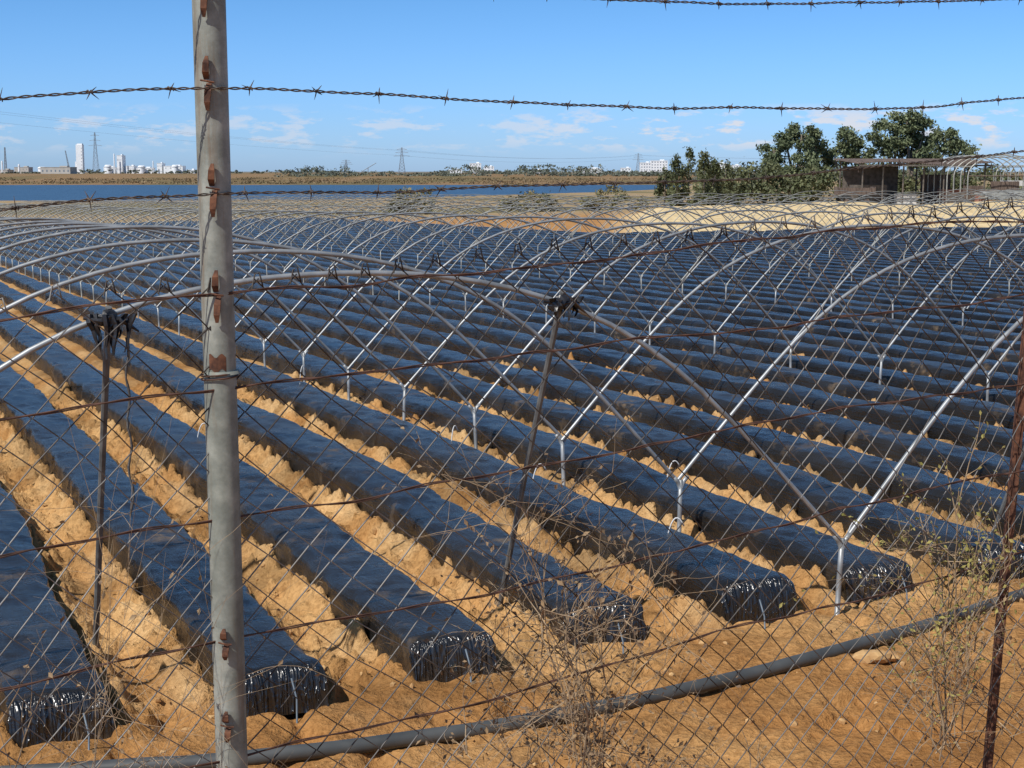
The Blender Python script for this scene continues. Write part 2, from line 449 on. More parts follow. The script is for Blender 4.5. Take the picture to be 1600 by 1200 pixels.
for k in range(0,9):
    w0=W0+B*k;s0=float(s_start(w0))
    mb=MB();a=random.uniform(-.08,.12)
    mb.tube([[w0+a,s0-.20,-.05],[w0+a+.01,s0-.17,.10],[w0+a-.01,s0-.13,.22]],.006,6,0)
    mb.build('bed_end_peg',[M_peg],smooth=True,rot=True)
for (w0,s0) in [(6.25,11.0),(6.2,13.6),(6.3,16.0),(7.55,10.3),(7.5,13.2),(3.7,17.4),(6.25,22)]:
    mb=MB();a=random.uniform(-.5,1.2);P=[]
    for i in range(12):
        u=i/11;P.append([w0+math.cos(a)*(.16*u**1.4),s0+math.sin(a)*.16*u,.05+.38*max(0,math.sin(u*2.25))**.8])
    mb.tube(P,.006,6,0);mb.build('drip_riser_tube',[M_white],smooth=True,rot=True)

# ---------------- irrigation pipe ----------------
pp=np.array([(-1.9,2.33),(-1.2,2.39),(-.563,2.475),(-.225,2.588),(.118,2.74),(.513,2.969),(.827,3.202),(1.21,3.53),(1.7,3.95),(2.6,4.75),(4,6.0)])*H
ti=np.linspace(0,len(pp)-1,140)
def cr(P,t):
    i=np.clip(np.floor(t).astype(int),0,len(P)-2);f=(t-i)[:,None]
    p0=P[np.maximum(i-1,0)];p1=P[i];p2=P[i+1];p3=P[np.minimum(i+2,len(P)-1)]
    return .5*(2*p1+(p2-p0)*f+(2*p0-5*p1+4*p2-p3)*f*f+(3*p1-p0-3*p2+p3)*f**3)
pi=cr(pp,ti);lw,ls=w2l(pi[:,0],pi[:,1])
gz=field_h(lw,ls)+emb(pi[:,0],pi[:,1])
k_=np.ones(13)/13;gz=np.convolve(np.pad(gz,6,'edge'),k_,'valid')
mb=MB();P3=np.column_stack([pi,gz+.038]);mb.tube(P3,.046,16,0)
for j in (52,88):
    mb.tube(P3[j:j+3],.052,16,0)
mb.build('irrigation_pipe',[M_pipe],smooth=True)
mb=MB();ball(mb,(2.42,10.0,.06),(.12,.07,.05),3,0);ball(mb,(2.56,10.05,.05),(.07,.06,.035),5,0)
mb.build('soil_lump',[M_clod],smooth=False)

# ---------------- fence ----------------
FO=np.array([-.54,2.8]);FD=np.array([.844,.536])
def fp(t,z,n=0.0):
    t=np.asarray(t,float);z=np.asarray(z,float)
    bow=(fbm(t*1.3,z*1.6,3,61)-.5)*.06
    return np.stack([FO[0]+FD[0]*t+FN[0]*(n+bow),FO[1]+FD[1]*t+FN[1]*(n+bow),z],-1)
def ztop(t): return 3.10+.045*t
DW=.088;DP=.080
T0,T1=-2.2,4.2
mb=MB();nc=int((T1-T0)/(DW/2));nz=20
for c in range(nc):
    x0=T0+c*DW/2
    pts=[]
    for j in range(nz*2+1):
        right=(j%2==0)==(c%2==0)
        x=x0+(DW/2 if right else 0)
        zz=-j*DP/2
        dn=.0022*(1 if right else -1)
        sx=(-.004 if right else .004)
        pts+= [(x+sx,zz+.0035,dn*.2),(x,zz,dn),(x+sx,zz-.0035,dn*.2)]
    a=np.array(pts);t=a[:,0];zr=a[:,1]
    t2=t+ (fbm(t*2.1,zr*2.3+9,3,71)-.5)*.07
    z2=ztop(t)+zr*(1.0)+(fbm(t*1.7,zr*1.4+3,3,73)-.5)*.09
    P=fp(t2,z2,-.004+0*t);P[:,0]+=FN[0]*a[:,2];P[:,1]+=FN[1]*a[:,2]
    mb.tube(P,.00145,4,0,cap=False)
    if c%2==0:
        tt0=float(t2[1]);zz0=float(z2[1])
        K=fp(np.array([tt0-.010,tt0-.004,tt0+.005,tt0+.012]),np.array([zz0-.014,zz0+.012,zz0+.016,zz0-.012]),-.006)
        mb.tube(K,.0016,4,0)
fence=mb.build('chain_link_fence',[M_chain],smooth=True)

def cwire(ts,zs,r,n=300,wob=.004,seed=0,nn=-.012):
    t=np.linspace(ts[0],ts[-1],n);z=cr(np.array(list(zip(ts,zs))),np.interp(t,ts,np.arange(len(ts))))[:,1]
    z+=(fbm(t*4,t*0+seed,3,seed)-.5)*wob*3
    P=fp(t,z,nn);mb=MB();mb.tube(P,r,5,0,cap=False);return mb,P
for z0,sd in ((3.085,1),(2.905,2),(2.665,3),(2.43,4),(2.20,5)):
    ts=[-2.2,-.4,0,.6,1.2,1.8,2.3,3.4,4.2]
    zs=[z0+.043*t+ (0.0 if t==0 else random.uniform(-.018,.012)) for t in ts]
    mb,P=cwire(ts,zs,.0017,260,.006,sd)
    P2=P.copy();ph=np.arange(len(P))*.55
    P2[:,2]+=.0035*np.sin(ph);P2[:,0]+=.003*np.cos(ph);mb.tube(P2,.0014,4,0,cap=False)
    mb.build('rusty_line_wire',[M_rustw],smooth=True)
def barbed(ts,zs,seed):
    n=2200
    t=np.linspace(ts[0],ts[-1],n);z=cr(np.array(list(zip(ts,zs))),np.interp(t,ts,np.arange(len(ts))))[:,1]
    z+=(fbm(t*3,t*0+seed,3,seed)-.5)*.014
    C=np.stack([FO[0]+FD[0]*t-FN[0]*.034,FO[1]+FD[1]*t-FN[1]*.034,z],-1)
    C[:,0]+=(vn(t*2,t*0+seed*1.,seed)-.5)*.01
    ph=t/(.048+.0*t)*2*np.pi+2.5*fbm(t*3,t*0+1,2,seed)
    mb=MB()
    for o in (0,np.pi):
        Q=C.copy();Q[:,2]+=.0017*np.sin(ph+o);Q[:,0]+=-FN[0]*.0017*np.cos(ph+o);Q[:,1]+=-FN[1]*.0017*np.cos(ph+o)
        mb.tube(Q,.00125,4,0,cap=False)
    tb=ts[0]+.07
    while tb<ts[-1]-.1:
        i=int((tb-ts[0])/(ts[-1]-ts[0])*(n-1));c=C[i]
        u=np.linspace(0,4*np.pi,18)
        W=np.stack([c[0]+FD[0]*(u/(4*np.pi)-.5)*.012+FN[0]*.0034*np.cos(u),c[1]+FD[1]*(u/(4*np.pi)-.5)*.012+FN[1]*.0034*np.cos(u),c[2]+.0034*np.sin(u)],-1)
        mb.tube(W,.0011,4,0)
        ang=random.uniform(-.6,.6)
        for q_ in range(4):
            a=ang+random.uniform(-.35,.35)+(0 if q_<2 else math.radians(75))+(math.pi if q_%2 else 0)
            dv=np.array([FD[0]*math.cos(a)+random.uniform(-.3,.3)*FN[0],FD[1]*math.cos(a)+random.uniform(-.3,.3)*FN[1],math.sin(a)])
            dv/=np.linalg.norm(dv)
            mb.tube([c,c+dv*.008,c+dv*random.uniform(.011,.021)],[.0012,.0011,.0003],4,0)
        tb+=random.uniform(.125,.155)
    return mb.build('barbed_wire',[M_barb],smooth=True)
barbed([-2.4,-.384,0,.6,1.22,1.7,2.3,3.6,4.2],[3.36,3.417,3.445,3.438,3.436,3.452,3.492,3.50,3.55],2)
barbed([-2.4,-.384,0,.277,.8,1.43,2.21,3.6,4.2],[3.16,3.239,3.262,3.264,3.27,3.297,3.354,3.42,3.46],3)
barbed([-2.4,-.384,0,.8,1.4,2.21,3.6,4.2],[3.58,3.60,3.645,3.652,3.672,3.728,3.76,3.8],4)

mb=MB();R=.0298
zs=np.linspace(1.2,3.95,60)
P=np.stack([FO[0]+.003-.004*(zs-3)+0*zs,FO[1]+0*zs,zs],-1)
mb.tube(P,R,28,0)
mb.tube([[P[0,0]-.004,FO[1],2.932],[P[0,0]-.004,FO[1],2.938]],R+.0022,28,0)
post=mb.build('steel_fence_post',[M_post],smooth=True)
def tab(mb,cx,z,l,ang,up):
    y=FO[1]-R-.002
    x=cx
    d=1 if up else -1
    V=[];ws=[.0045,.006,.0055,.0025];zz=[0,.3,.7,1.0];yy=[.002,-.010,-.012,-.006]
    for w_,a,b_ in zip(ws,zz,yy):
        px=x+math.sin(ang)*a*l*d
        V+=[[px-w_,y+b_,z+d*a*l],[px+w_,y+b_,z+d*a*l],[px+w_,y+b_+.0035,z+d*a*l],[px-w_,y+b_+.0035,z+d*a*l]]
    F=[]
    for i in range(3):
        for j in range(4):
            F.append([i*4+j,i*4+(j+1)%4,(i+1)*4+(j+1)%4,(i+1)*4+j])
    F+= [[0,1,2,3],[12,13,14,15]]
    mb.add(V,F,0)
mb=MB()
xp=FO[0]+.002
for z,dx in ((3.458,-.001),(3.27,.004),(3.08,.006),(2.43,.004),(3.62,-.003),(2.27,.004)):
    s_=1 if z>2.9 else .6
    tab(mb,xp+dx-.003,z+.004,.040*s_,.08,True);tab(mb,xp+dx+.002,z-.003,.048*s_,.06,False)
    mb.tube([[xp+dx-.012,FO[1]-R-.006,z+.002],[xp+dx,FO[1]-R-.010,z],[xp+dx+.012,FO[1]-R-.006,z-.002]],.0018,5,0)
hk=mb.build('bent_rusty_tabs',[M_rust],smooth=False,parent=post)
mb=MB()
th=np.linspace(-2.0,-.95,10);zz=np.linspace(2.94,2.968,6)
V=[[xp+(R+.0008)*math.cos(a),FO[1]+(R+.0008)*math.sin(a),z_+.004*math.sin(a*9)] for a in th for z_ in zz]
mb.add(V,grid_faces(10,6),0);mb.build('rust_patch',[M_rust],smooth=True,parent=post)
mb=MB()
for zc in (2.932,2.925):
    u=np.linspace(0,2*np.pi,30);mb.tube(np.stack([xp+(R+.0035)*np.cos(u),FO[1]+(R+.0035)*np.sin(u),zc+.003*np.cos(u)],-1),.0016,5,0)
mb.build('wire_tie',[M_rustw],smooth=True,parent=post)

mb=MB()
a=np.array([1.27,3.98,1.2]);b_=np.array([1.394,4.01,3.75])
for (ox,oy,sx,sy) in ((0,0,.018,.004),(-.009,.012,.004,.020)):
    V=[]
    for p in (a,b_):
        V+=[[p[0]+ox-sx/2,p[1]+oy-sy/2,p[2]],[p[0]+ox+sx/2,p[1]+oy-sy/2,p[2]],[p[0]+ox+sx/2,p[1]+oy+sy/2,p[2]],[p[0]+ox-sx/2,p[1]+oy+sy/2,p[2]]]
    mb.add(V,[[0,1,5,4],[1,2,6,5],[2,3,7,6],[3,0,4,7],[0,1,2,3],[4,5,6,7]],0)
mb.build('rusty_fence_post',[M_rust],smooth=False)

# ---------------- dry weeds on the fence ----------------
def twig(mb,p,d,l,r,depth,rg,leaf=.25,curl=.35,mleaf=1):
    p=np.array(p,float);d=np.array(d,float);d/=np.linalg.norm(d)
    n=max(4,int(l/.03));P=[p.copy()]
    for i in range(n):
        d=d+rg.normal(0,curl*.3,3);d/=np.linalg.norm(d);p=p+d*l/n;P.append(p.copy())
        if depth>0 and rg.random()<.42:
            dd=d+rg.normal(0,.75,3);dd[1]*=.6
            twig(mb,p,dd,l*rg.uniform(.3,.6),r*.6,depth-1,rg,leaf,curl,mleaf)
        if rg.random()<leaf:
            s=rg.uniform(.003,.010);a=rg.normal(0,1,3);a/=np.linalg.norm(a);b_=np.cross(a,d);b_/=np.linalg.norm(b_)+1e-9
            c=p+a*s;mb.add([c-a*s,c-b_*s*.5,c+a*s,c+b_*s*.5+d*s*.3],[[0,1,2,3]],mleaf)
    mb.tube(P,np.linspace(r,r*.35,len(P)),4,0,cap=False)
def weed(name,t,zb,stems,L,seed,leaf=.25,curl=.35,spread=.25,up=1.0,mats=None,depth=2,r=.0026,n=-.03,lean=0):
    rg=np.random.default_rng(seed);mb=MB()
    for i in range(stems):
        b_=fp(t+rg.normal(0,.05),zb,n+rg.normal(0,.02))
        d=np.array([FD[0]*rg.normal(lean,spread),FD[1]*rg.normal(lean,spread),up])
        twig(mb,b_,d,L*rg.uniform(.6,1.1),r*rg.uniform(.6,1.2),depth,rg,leaf,curl)
    return mb.build(name,mats or [M_dry,M_dryleaf],smooth=False)
weed('dry_vine',.86,2.0,7,.55,11,leaf=.45,curl=.5,spread=.06,depth=3,r=.0022)
weed('dry_vine',.84,1.75,8,.55,12,leaf=.9,curl=.6,spread=.04,depth=3,r=.003)
weed('dry_vine',.72,2.15,2,.75,14,leaf=.12,curl=.35,spread=.2,depth=2,r=.0018,lean=-.1)
weed('dry_vine',-.12,1.95,3,.62,15,leaf=.12,curl=.3,spread=.12,depth=2,r=.0016,lean=-.1)
weed('dry_vine',-.28,2.0,3,.85,16,leaf=.05,curl=.22,spread=.05,depth=1,r=.0014,lean=.05)
weed('dry_thistle',-.37,1.95,3,.40,17,leaf=.2,curl=.3,spread=.35,depth=2,r=.0028)
weed('dry_thistle',-.30,1.9,2,.32,18,leaf=.4,curl=.4,spread=.3,depth=2,r=.0022)
weed('flowering_weed',1.98,1.85,5,.62,21,leaf=1.0,curl=.25,spread=.03,depth=2,mats=[M_dry,M_yel],r=.0024)
weed('flowering_weed',2.0,2.05,4,.46,24,leaf=1.0,curl=.3,spread=.04,depth=2,mats=[M_dry,M_yel],r=.0024)
weed('dry_bramble',2.0,1.80,10,.38,22,leaf=.35,curl=.5,spread=.6,depth=2,r=.002,up=.7)
weed('dry_bramble',2.25,1.80,10,.40,23,leaf=.35,curl=.5,spread=.7,depth=2,r=.002,up=.7)
weed('dry_bramble',1.3,1.85,3,.22,25,leaf=.3,curl=.5,spread=.5,depth=2,r=.0016)
weed('dry_bramble',.3,1.9,2,.2,26,leaf=.3,curl=.5,spread=.5,depth=2,r=.0016)

# ---------------- vegetation ----------------
def leafmat(name,d,l,sc=.45):
    m,nt,b=mat(name);n=noise(nt,sc,3,.6);n2=noise(nt,3,2,.6)
    r=ramp(nt,n.outputs[0],[(.38,d),(.62,l)]);r2=ramp(nt,n2.outputs[0],[(.3,(.6,.6,.6)),(.7,(1.25,1.25,1.2))])
    c=mixc(nt,1.0,r.outputs[0],r2.outputs[0],'MULTIPLY');nt.links.new(c,b.inputs['Base Color']);b.inputs['Roughness'].default_value=.65
    b.inputs['Specular IOR Level'].default_value=.35
    return m
M_lf=leafmat('eucalyptus_foliage',(.09,.115,.055),(.20,.23,.12))
M_lf2=leafmat('conifer_foliage',(.075,.09,.04),(.15,.16,.075))
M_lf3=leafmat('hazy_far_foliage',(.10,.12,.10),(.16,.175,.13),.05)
M_lf4=leafmat('scrub_foliage',(.12,.125,.06),(.26,.22,.11))
M_bark=simple('bark',(.14,.11,.08),(.28,.23,.18),6,.9)
def leaves(mb,C,rad,n,size,m):
    C=np.asarray(C,float)
    c=C[RNG.integers(0,len(C),n)]+RNG.normal(0,1,(n,3))*np.asarray(rad)*.55
    a=RNG.normal(0,1,(n,3));a/=np.linalg.norm(a,axis=1)[:,None]
    b_=np.cross(a,RNG.normal(0,1,(n,3)));b_/=np.linalg.norm(b_,axis=1)[:,None]
    s=size*RNG.uniform(.5,1.3,(n,1))
    V=np.stack([c-a*s,c-b_*s*.5,c+a*s,c+b_*s*.5],1).reshape(-1,3)
    F=np.arange(n*4).reshape(-1,4);mb.add(V,F,m)
def tree(name,base,lobes,ncl,nl,size,m,clr=.62):
    mb=MB();base=np.array(base,float);C=[]
    for (cx,cy,cz,rx,ry,rz) in lobes:
        k=max(3,int(ncl*rx*rz/sum(l[3]*l[5] for l in lobes)))
        for _ in range(k):
            v=RNG.normal(0,1,3);v/=np.linalg.norm(v);v*=RNG.uniform(.45,1)**.5
            p=np.array([cx,cy,cz])+v*np.array([rx,ry,rz]);C.append(p)
    for (cx,cy,cz,rx,ry,rz) in lobes:
        mid=(base+np.array([cx,cy,cz]))/2+RNG.normal(0,.25,3)
        mb.tube([base,mid,[cx,cy,cz]],[.3,.2,.08],7,1)
    for p in C[::3]:
        j=min(lobes,key=lambda l:(l[0]-p[0])**2+(l[2]-p[2])**2);mb.tube([[j[0],j[1],j[2]-.8],(np.array(j[:3])+p)/2+RNG.normal(0,.15,3),p],[.09,.05,.02],4,1,cap=False)
    leaves(mb,C,(clr,clr,clr*.75),nl,size,0)
    return mb.build(name,[m,M_bark],smooth=False)
tree('eucalyptus_tree',(32,175,-.3),[(32.6,175,7.4,1.9,2,1.4),(29.4,175,5.8,1.6,1.6,1.1),(34.4,176,6.0,1.1,1.6,1.6),(31.0,176,6.6,1.0,1,.8),(31.5,174,4.0,3.4,2,1.2)],62,9500,.20,M_lf)
tree('eucalyptus_tree',(38,178,-.3),[(38.5,178,6.9,1.2,1.6,1.6),(37,178,5,1.8,1.6,1.2),(39.8,178,5.2,1.6,1.6,1.4)],38,6000,.20,M_lf)
tree('eucalyptus_tree',(44.5,175,-.3),[(44.4,175,9.0,1.9,2,1.6),(46.4,175,7.8,1.8,2,1.4),(41.8,175,7.4,1.5,2,1.3),(43.2,175,7.2,1.6,2,1.2),(48.6,176,6.6,1.9,2,1.3),(45,175,5.4,3.8,2,1.3),(50.6,176,5.4,1.4,1.5,1.1)],105,15500,.20,M_lf)
tree('eucalyptus_tree',(52.5,178,-.3),[(52.6,178,5.6,.5,.6,.9),(52.4,178,4.6,.8,.6,.7)],10,900,.2,M_lf)
for (x,y,hgt,r) in ((16.0,150,5.2,.9),(17.2,151,5.7,1.0),(18.6,150,5.4,1.0),(19.8,152,4.9,1.0),(15.0,152,3.9,.9),(21.5,156,4.4,1.3)):
    mb=MB();C=[]
    for _ in range(26):
        u=RNG.random()**1.3;a=RNG.random()*6.28;rr=r*(1-u)**.6;C.append((x+math.cos(a)*rr,y+math.sin(a)*rr,-.5+u*(hgt)))
    mb.tube([[x,y,-.8],[x,y,hgt*.9]],[.12,.03],6,1)
    leaves(mb,C,(.34,.34,.5),1900,.15,0);mb.build('pine_tree',[M_lf2,M_bark],smooth=False)
mb=MB();C=[]
for _ in range(170):
    x=RNG.uniform(20.5,60);C.append((x,RNG.uniform(164,172),RNG.uniform(.2,3.3+.8*math.sin(x))))
leaves(mb,C,(1.0,1.2,.8),14500,.24,0);mb.build('shrub_hedge',[M_lf2],smooth=False)
mb=MB();C=[]
for (x0,x1,y,hm,n_) in ((-14.5,-9.3,186,3.6,26),(-1,5,184,2.4,18),(8,15,176,2.4,16)):
    for _ in range(n_):
        x=RNG.uniform(x0,x1);yy=y+RNG.uniform(-2,2);C.append((x,yy,float(GZ(x,yy))+RNG.uniform(0,hm*(1-.6*abs((x-(x0+x1)/2)/(x1-x0)*2)**2))))
leaves(mb,C,(.7,.9,.45),6000,.2,0);mb.build('shore_scrub',[M_lf4],smooth=False)
def treeline(x0,x1,y,hm,n,size,seed,m):
    mb=MB();C=[]
    for i in range(n):
        x=RNG.uniform(x0,x1);hh_=hm*(.15+1.0*float(fbm(x*.02,seed*3.1,4,seed)))
        if float(fbm(x*.012,seed*1.7,3,seed+5))<.42: hh_*=.25
        yy=y+RNG.uniform(-20,20);C.append((x,yy,float(GZ(x,yy))+.3+RNG.random()*hh_))
    leaves(mb,C,(hm*.4,hm*.4,hm*.13),n*18,size,0);mb.build('distant_tree_line',[m],smooth=False)
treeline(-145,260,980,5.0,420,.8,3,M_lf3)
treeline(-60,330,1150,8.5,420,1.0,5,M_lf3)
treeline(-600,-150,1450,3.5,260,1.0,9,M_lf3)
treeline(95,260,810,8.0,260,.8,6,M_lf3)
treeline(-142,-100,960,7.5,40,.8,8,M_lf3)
mb=MB();C=[]
for _ in range(700):
    x=RNG.uniform(-330,110);y=RNG.uniform(765,900);C.append((x,y,float(GZ(x,y))+RNG.uniform(-.1,.5)))
leaves(mb,C,(4,4,.3),11000,.6,0);mb.build('bank_scrub',[leafmat('bank_brush',(.14,.10,.055),(.27,.19,.10),.05)],smooth=False)

# ---------------- distant buildings ----------------
M_wb=simple('white_render',(.76,.78,.80),(.84,.85,.86),.2,.8)
M_bb=simple('beige_render',(.42,.39,.35),(.5,.47,.43),.2,.8)
M_win=simple('dark_window',(.16,.19,.23),(.22,.26,.3),1,.3)
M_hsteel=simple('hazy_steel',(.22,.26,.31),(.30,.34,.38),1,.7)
def building(name,x,y,wd,dp,ht,floors,cols,m=None,z0=0.5,win=.4):
    mb=MB();mb.box((x,y,z0+ht/2),(wd,dp,ht),0)
    fh=ht/floors
    for f in range(floors):
        for c_ in range(cols):
            cx=x-wd/2+(c_+.5)*wd/cols
            mb.box((cx,y-dp/2-.03,z0+fh*(f+.55)),(wd/cols*win,.12,fh*win*.9),1)
    mb.box((x,y,z0+ht+.2),(wd+.4,dp+.4,.4),0);mb.box((x+wd*.2,y,z0+ht+.9),(wd*.25,dp*.4,1.0),0)
    return mb.build(name,[m or M_wb,M_win],smooth=False)
def AX(px,Y): return (px-800)/2423*Y
def ZZ(py,Y): return H+(268-py)/2400*Y
Yb=1500
for (a,b_,top,fl,cc) in ((734,752,256,4,4),(756,772,261,3,3),(1000,1016,255,4,4),(1016,1042,252,5,6),(1105,1135,256,4,6),(1140,1156,259,3,4),(700,722,266,2,5),(830,848,266,2,4),(905,940,264,2,6),(970,985,263,2,3)):
    building('white_apartment_building',AX((a+b_)/2,Yb),Yb,(b_-a)/2423*Yb,12,ZZ(top,Yb)-.5,fl,cc)
for (a,b_,top) in ((165,180,262),(186,194,244),(200,212,260),(216,240,263),(248,256,256),(258,288,260),(294,306,266),(0,18,266),(26,48,262)):
    building('white_industrial_block',AX((a+b_)/2,Yb),Yb,(b_-a)/2423*Yb,14,ZZ(top,Yb)-.5,2,4,M_wb if a>100 else M_bb,win=.22)
building('beige_warehouse',AX(92,1300),1300,46/2423*1300,20,ZZ(262,1300)-.5,1,7,M_bb,win=.3)
mb=MB();x=AX(126,Yb);hT=ZZ(227,Yb)
mb.box((x,Yb,hT/2),(6.2,6.2,hT),0);mb.box((x+.3,Yb,hT+.5),(4.8,4.8,1),0);mb.box((x-3.8,Yb,hT*.22),(1.3,5,hT*.44),0)
for i in range(8): mb.box((x+2.2,Yb-3.15,3+i*hT/9),(.4,.12,1.2),1)
mb.build('white_industrial_tower',[M_wb,M_win])
for px,top,r in ((72,261,4),(174,258,3.2),(226,259,3.4),(278,258,3),(10,252,.7),(36,257,.9),(184,241,.6),(196,246,.5),(244,252,.5)):
    mb=MB();x=AX(px,Yb);z1=ZZ(top,Yb);mb.tube([[x,Yb-12,0],[x,Yb-12,z1-.6],[x,Yb-12,z1]],[r,r,r*.7],16,0);mb.tube([[x,Yb-12,z1*.8],[x,Yb-12,z1*.8+.4]],[r*1.15,r*1.15],16,0)
    mb.build('storage_tank' if r>1.5 else 'smoke_stack',[M_wb],smooth=False)
def lattice(name,x,y,z0,z1,wb,wt,r,arms=True,lean=0):
    mb=MB();n=9
    L=[]
    for i in range(n+1):
        u=i/n;w_=wb*(1-u)**1.3+wt;z=z0+(z1-z0)*u;cx=x+lean*u
        L.append([(cx+sx*w_/2,y+sy*w_/2,z) for sx,sy in((-1,-1),(1,-1),(1,1),(-1,1))])
    for j in range(4):
        mb.tube([l[j] for l in L],r,4,0)
        for i in range(n):
            mb.tube([L[i][j],L[i+1][(j+1)%4]],r*.6,4,0);mb.tube([L[i][(j+1)%4],L[i+1][j]],r*.6,4,0);mb.tube([L[i][j],L[i][(j+1)%4]],r*.6,4,0)
    if arms:
        for u,a in ((.68,8),(.80,6.5),(.92,5)):
            z=z0+(z1-z0)*u;mb.tube([[x-a,y,z],[x,y,z+1.2],[x+a,y,z]],r*.8,4,0);mb.tube([[x-a,y,z],[x+a,y,z]],r*.8,4,0)
    return mb.build(name,[M_hsteel])
PY=[(AX(150,1750),1750,ZZ(208,1750)),(AX(628,1500),1500,ZZ(231,1500)),(AX(997,2100),2100,ZZ(240,2100)),(AX(541,1900),1900,ZZ(250,1900))]
for (x,y,zt) in PY: lattice('lattice_pylon',x,y,0,zt,6,.9,.15)
lattice('lattice_crane',AX(9,1500),1500,0,ZZ(231,1500),1.6,.8,.2,False)
lattice('lattice_crane',AX(112,1500),1495,0,ZZ(236,1500),1,.6,.12,False,lean=-4)
mb=MB();x=AX(575,1700)
mb.tube([[x,1700,0],[x,1700,ZZ(262,1700)]],.5,6,0);mb.tube([[x-9,1700,ZZ(270,1700)],[x+9,1700,ZZ(255,1700)]],.4,5,0)
mb.build('harbour_crane',[M_hsteel])
mb=MB()
def cat(a,b_,sag,r):
    u=np.linspace(0,1,40)[:,None];P=np.array(a)*(1-u)+np.array(b_)*u;P[:,2]-=4*sag*(u*(1-u))[:,0];mb.tube(P,r,4,0,cap=False)
for (o,dz) in ((-5,0),(5,.0),(-6.5,-4.5)):
    p2=PY[1];cat((-330+o,600,42+dz),(p2[0]+o,p2[1],p2[2]-3+dz),4,.04)
    cat((p2[0]+o,p2[1],p2[2]-3+dz),(PY[2][0]+o,PY[2][1],PY[2][2]-3+dz),6,.06)
    cat((PY[2][0]+o,PY[2][1],PY[2][2]-3+dz),(900+o,2600,30+dz),6,.06)
    cat((-160+o,300,22+dz),(-330+o,600,42+dz),2,.03)
mb.build('power_lines',[M_hsteel])

# ---------------- farm sheds at right ----------------
M_rroof=simple('rusty_corrugated_sheet',(.075,.052,.042),(.17,.125,.10),1.5,.85,0,.4,.05,mscale=(6,.6,1))
M_wood=simple('weathered_timber',(.08,.07,.06),(.16,.135,.115),3,.9)
M_red=simple('faded_red_sheet',(.22,.09,.065),(.31,.16,.12),1,.8)
M_wh=simple('white_sheet',(.55,.55,.53),(.66,.65,.63),1,.7)
mb=MB()
x0,x1,y0,y1=33.0,44.5,146,156
for i in range(7):
    for yy in (y0,y1): mb.tube([[x0+(x1-x0)*i/6,yy,-.8],[x0+(x1-x0)*i/6+.05,yy,4.1+(.35 if yy==y1 else 0)]],.08,6,1)
nx=60;u=np.linspace(0,1,nx*2)
R1=[];
for ii,a in enumerate(u):
    xx=x0-.6+(x1-x0+1.2)*a;dz=.05*(1 if ii%2 else -1)
    R1+=[[xx,y0-.8,4.05+dz+.14*math.sin(a*7)],[xx,y1+.6,4.55+dz]]
n2=len(u);F=[[2*i,2*i+2,2*i+3,2*i+1] for i in range(n2-1)]
mb.add(R1,F,0)
mb.box(((x0+x1)/2,y0-.75,3.85),(x1-x0+1,.12,.15),1)
mb.box((36.0,y1-.2,1.9),(5.5,.1,3.8),1);mb.box((42.6,y1-.2,1.5),(3,.1,3.0),0);mb.box((34.5,y0+4,1.0),(3.2,2,2.0),1);mb.box((42.5,y0+3,.8),(2.6,2,1.6),2);mb.box((37.6,y0+2,.6),(1.8,1.5,1.2),3)
mb.build('open_farm_shed',[M_rroof,M_wood,M_red,M_wh])
mb=MB();y=138
for j in range(7):
    yy=y+j*2.2
    for cx in (43.8,50.4,57):
        uu=np.linspace(0,np.pi,15);P=np.stack([cx+3.2*np.cos(uu),0*uu+yy,2.9+1.9*np.sin(uu)],-1);mb.tube(P,.05,5,0)
        for sx in (-3.2,3.2): mb.tube([[cx+sx,yy,-.5],[cx+sx,yy,2.9]],.06,5,0)
for cx in (43.8,50.4,57):
    for a in (.5,1.1,1.57,2.1,2.7): mb.tube([[cx+3.2*math.cos(a),y,2.9+1.9*math.sin(a)],[cx+3.2*math.cos(a),y+13.2,2.9+1.9*math.sin(a)]],.04,4,0)
    for zz_ in (1.6,2.9): mb.tube([[cx-3.2,y,zz_],[cx+3.2,y,zz_]],.05,4,3)
mb.box((45.2,y+4,1.2),(2.6,.08,2.4),3);mb.box((48.6,y+3,1.3),(2.6,.08,2.6),2);mb.box((53,y+6,1.5),(5,.08,3.0),1);mb.box((42.6,y+5,1.0),(1.8,.08,2.0),3)
mb.box((50.5,y+8,2.2),(9,.08,.5),2)
mb.build('greenhouse_frame',[M_galv_far,M_red,M_wh,M_rroof])
mb=MB()
for i in range(9): mb.tube([[41+RNG.uniform(-1,1),134+i*.2,.9+.08*i],[52+RNG.uniform(-2,2),135+i*.2,1.0+.1*i]],.06,5,0)
for i in range(6): mb.box((39+i*2.5,136,1.0),(1.2,1,.9),(3,1,3,2,3,1)[i],rz=i*.3)
mb.build('stacked_farm_materials',[M_galv_far,M_red,M_wh,M_wood])
M_tyre=simple('tyre_rubber',(.02,.02,.02),(.04,.04,.04),5,.9)
mb=MB();tx,ty=31,140;tz=float(GZ(31.,140.))
mb.box((tx,ty,1.15+tz),(3.4,1.8,.15),0)
for sx in (-1.65,1.65): mb.box((tx+sx,ty,1.5+tz),(.08,1.8,.6),0)
for sy in (-.88,.88): mb.box((tx,ty+sy,1.45+tz),(3.2,.06,.5),0)
for sy in (-.95,.95):
    for sx in (-.9,.9):
        u=np.linspace(0,2*np.pi,17);mb.tube(np.stack([tx+sx+.42*np.cos(u),0*u+ty+sy,.5+tz+.42*np.sin(u)],-1),.14,7,1)
        mb.tube([[tx+sx,ty+sy-.08,.5+tz],[tx+sx,ty+sy+.08,.5+tz]],.25,10,0)
mb.tube([[tx-1.7,ty,1.0+tz],[tx-3.1,ty,.6+tz]],.06,5,0)
mb.build('farm_trailer',[M_rroof,M_tyre])

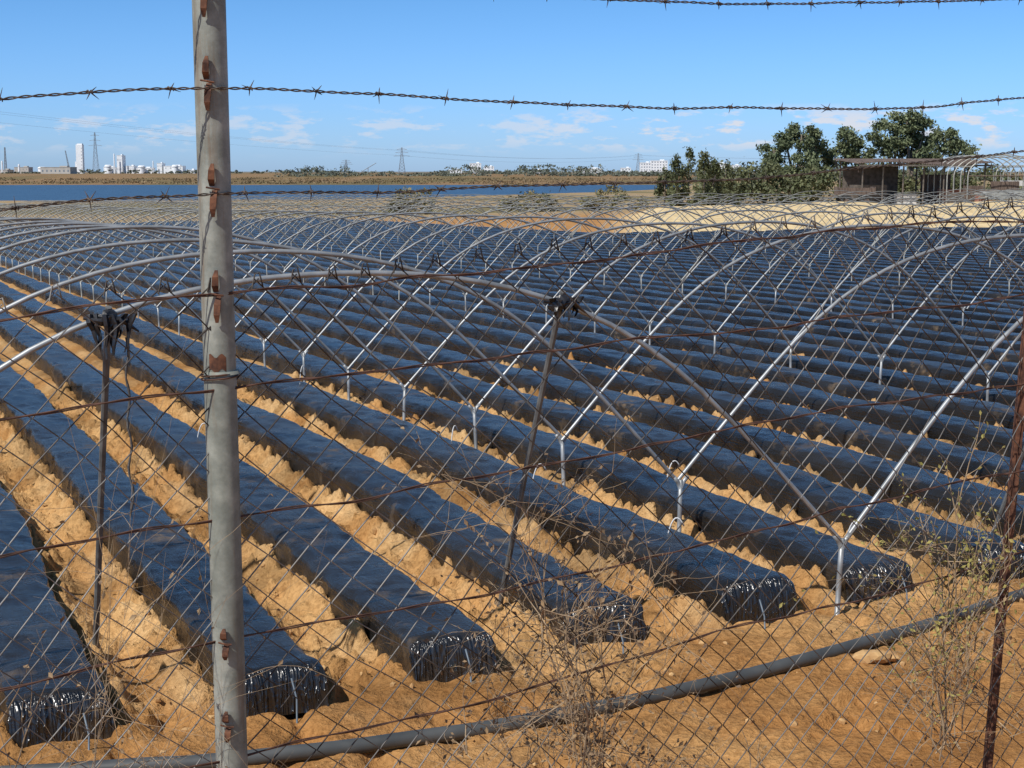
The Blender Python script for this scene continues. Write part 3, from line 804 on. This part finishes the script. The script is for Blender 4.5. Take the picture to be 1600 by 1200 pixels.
# ---------------- world ----------------
EL=math.radians(50);AZ=math.atan2(-.66,-.75)
wd=bpy.data.worlds.new('World');scene.world=wd;wd.use_nodes=True;nt=wd.node_tree;nt.nodes.clear()
out=N(nt,'ShaderNodeOutputWorld');bg=N(nt,'ShaderNodeBackground')
sky=N(nt,'ShaderNodeTexSky');sky.sky_type='NISHITA';sky.sun_disc=False;sky.sun_elevation=EL;sky.sun_rotation=AZ%(2*math.pi)
sky.air_density=1.0;sky.dust_density=.4;sky.ozone_density=2.5;sky.altitude=0
tc=N(nt,'ShaderNodeTexCoord');sep=N(nt,'ShaderNodeSeparateXYZ');nt.links.new(tc.outputs['Generated'],sep.inputs[0])
mp=N(nt,'ShaderNodeMapping');mp.inputs['Scale'].default_value=(34,34,120);nt.links.new(tc.outputs['Generated'],mp.inputs[0])
mp.inputs['Location'].default_value=(7.3,2.2,.9)
no=N(nt,'ShaderNodeTexNoise');no.inputs['Scale'].default_value=1.0;no.inputs['Detail'].default_value=6;no.inputs['Roughness'].default_value=.6;nt.links.new(mp.outputs[0],no.inputs['Vector'])
r=ramp(nt,no.outputs[0],[(.515,(0,0,0)),(.60,(1,1,1))])
side=ramp(nt,sep.outputs[0],[(0,(.55,)*3),(.10,(1,)*3)])
band=ramp(nt,sep.outputs[2],[(.010,(0,0,0)),(.020,(1,1,1)),(.034,(1,1,1)),(.043,(0,0,0))])
f=mixc(nt,1.0,r.outputs[0],band.outputs[0],'MULTIPLY')
f=mixc(nt,1.0,f,side.outputs[0],'MULTIPLY')
f2=mixc(nt,1.0,f,(.78,.78,.78,1),'MULTIPLY')
# clear-air tint of the Nishita sky by elevation
tint=ramp(nt,sep.outputs[2],[(0,(.33,.50,.91)),(.04,(.275,.465,.86)),(.11,(.225,.41,.68)),(.30,(.27,.36,.44)),(.7,(.30,.36,.38))])
gm=mixc(nt,1.0,sky.outputs[0],tint.outputs[0],'MULTIPLY')
c=mixc(nt,f2,gm,(3.95,3.85,4.0,1))
bg.inputs[1].default_value=.15
dbl=N(nt,'ShaderNodeVectorMath',operation='SCALE');dbl.inputs['Scale'].default_value=1.30
nt.links.new(c,dbl.inputs[0]);nt.links.new(dbl.outputs[0],bg.inputs[0]);nt.links.new(bg.outputs[0],out.inputs[0])
D=Vector((math.sin(AZ)*math.cos(EL),math.cos(AZ)*math.cos(EL),math.sin(EL)))
sl=bpy.data.lights.new('sun','SUN');sl.energy=4.6;sl.angle=math.radians(.53);sl.color=(1,.96,.90)
so=bpy.data.objects.new('sun',sl);so.rotation_euler=(-D).to_track_quat('-Z','Y').to_euler();link(so)

# ---------------- camera ----------------
cam=bpy.data.cameras.new('camera');cam.lens=54;cam.sensor_width=36;cam.clip_end=30000;cam.clip_start=.05
co=bpy.data.objects.new('camera',cam);co.location=(0,0,H);co.rotation_euler=(math.radians(90-7.88),0,0);link(co)
scene.camera=co
scene.view_settings.view_transform='Standard';scene.view_settings.look='None';scene.view_settings.exposure=0
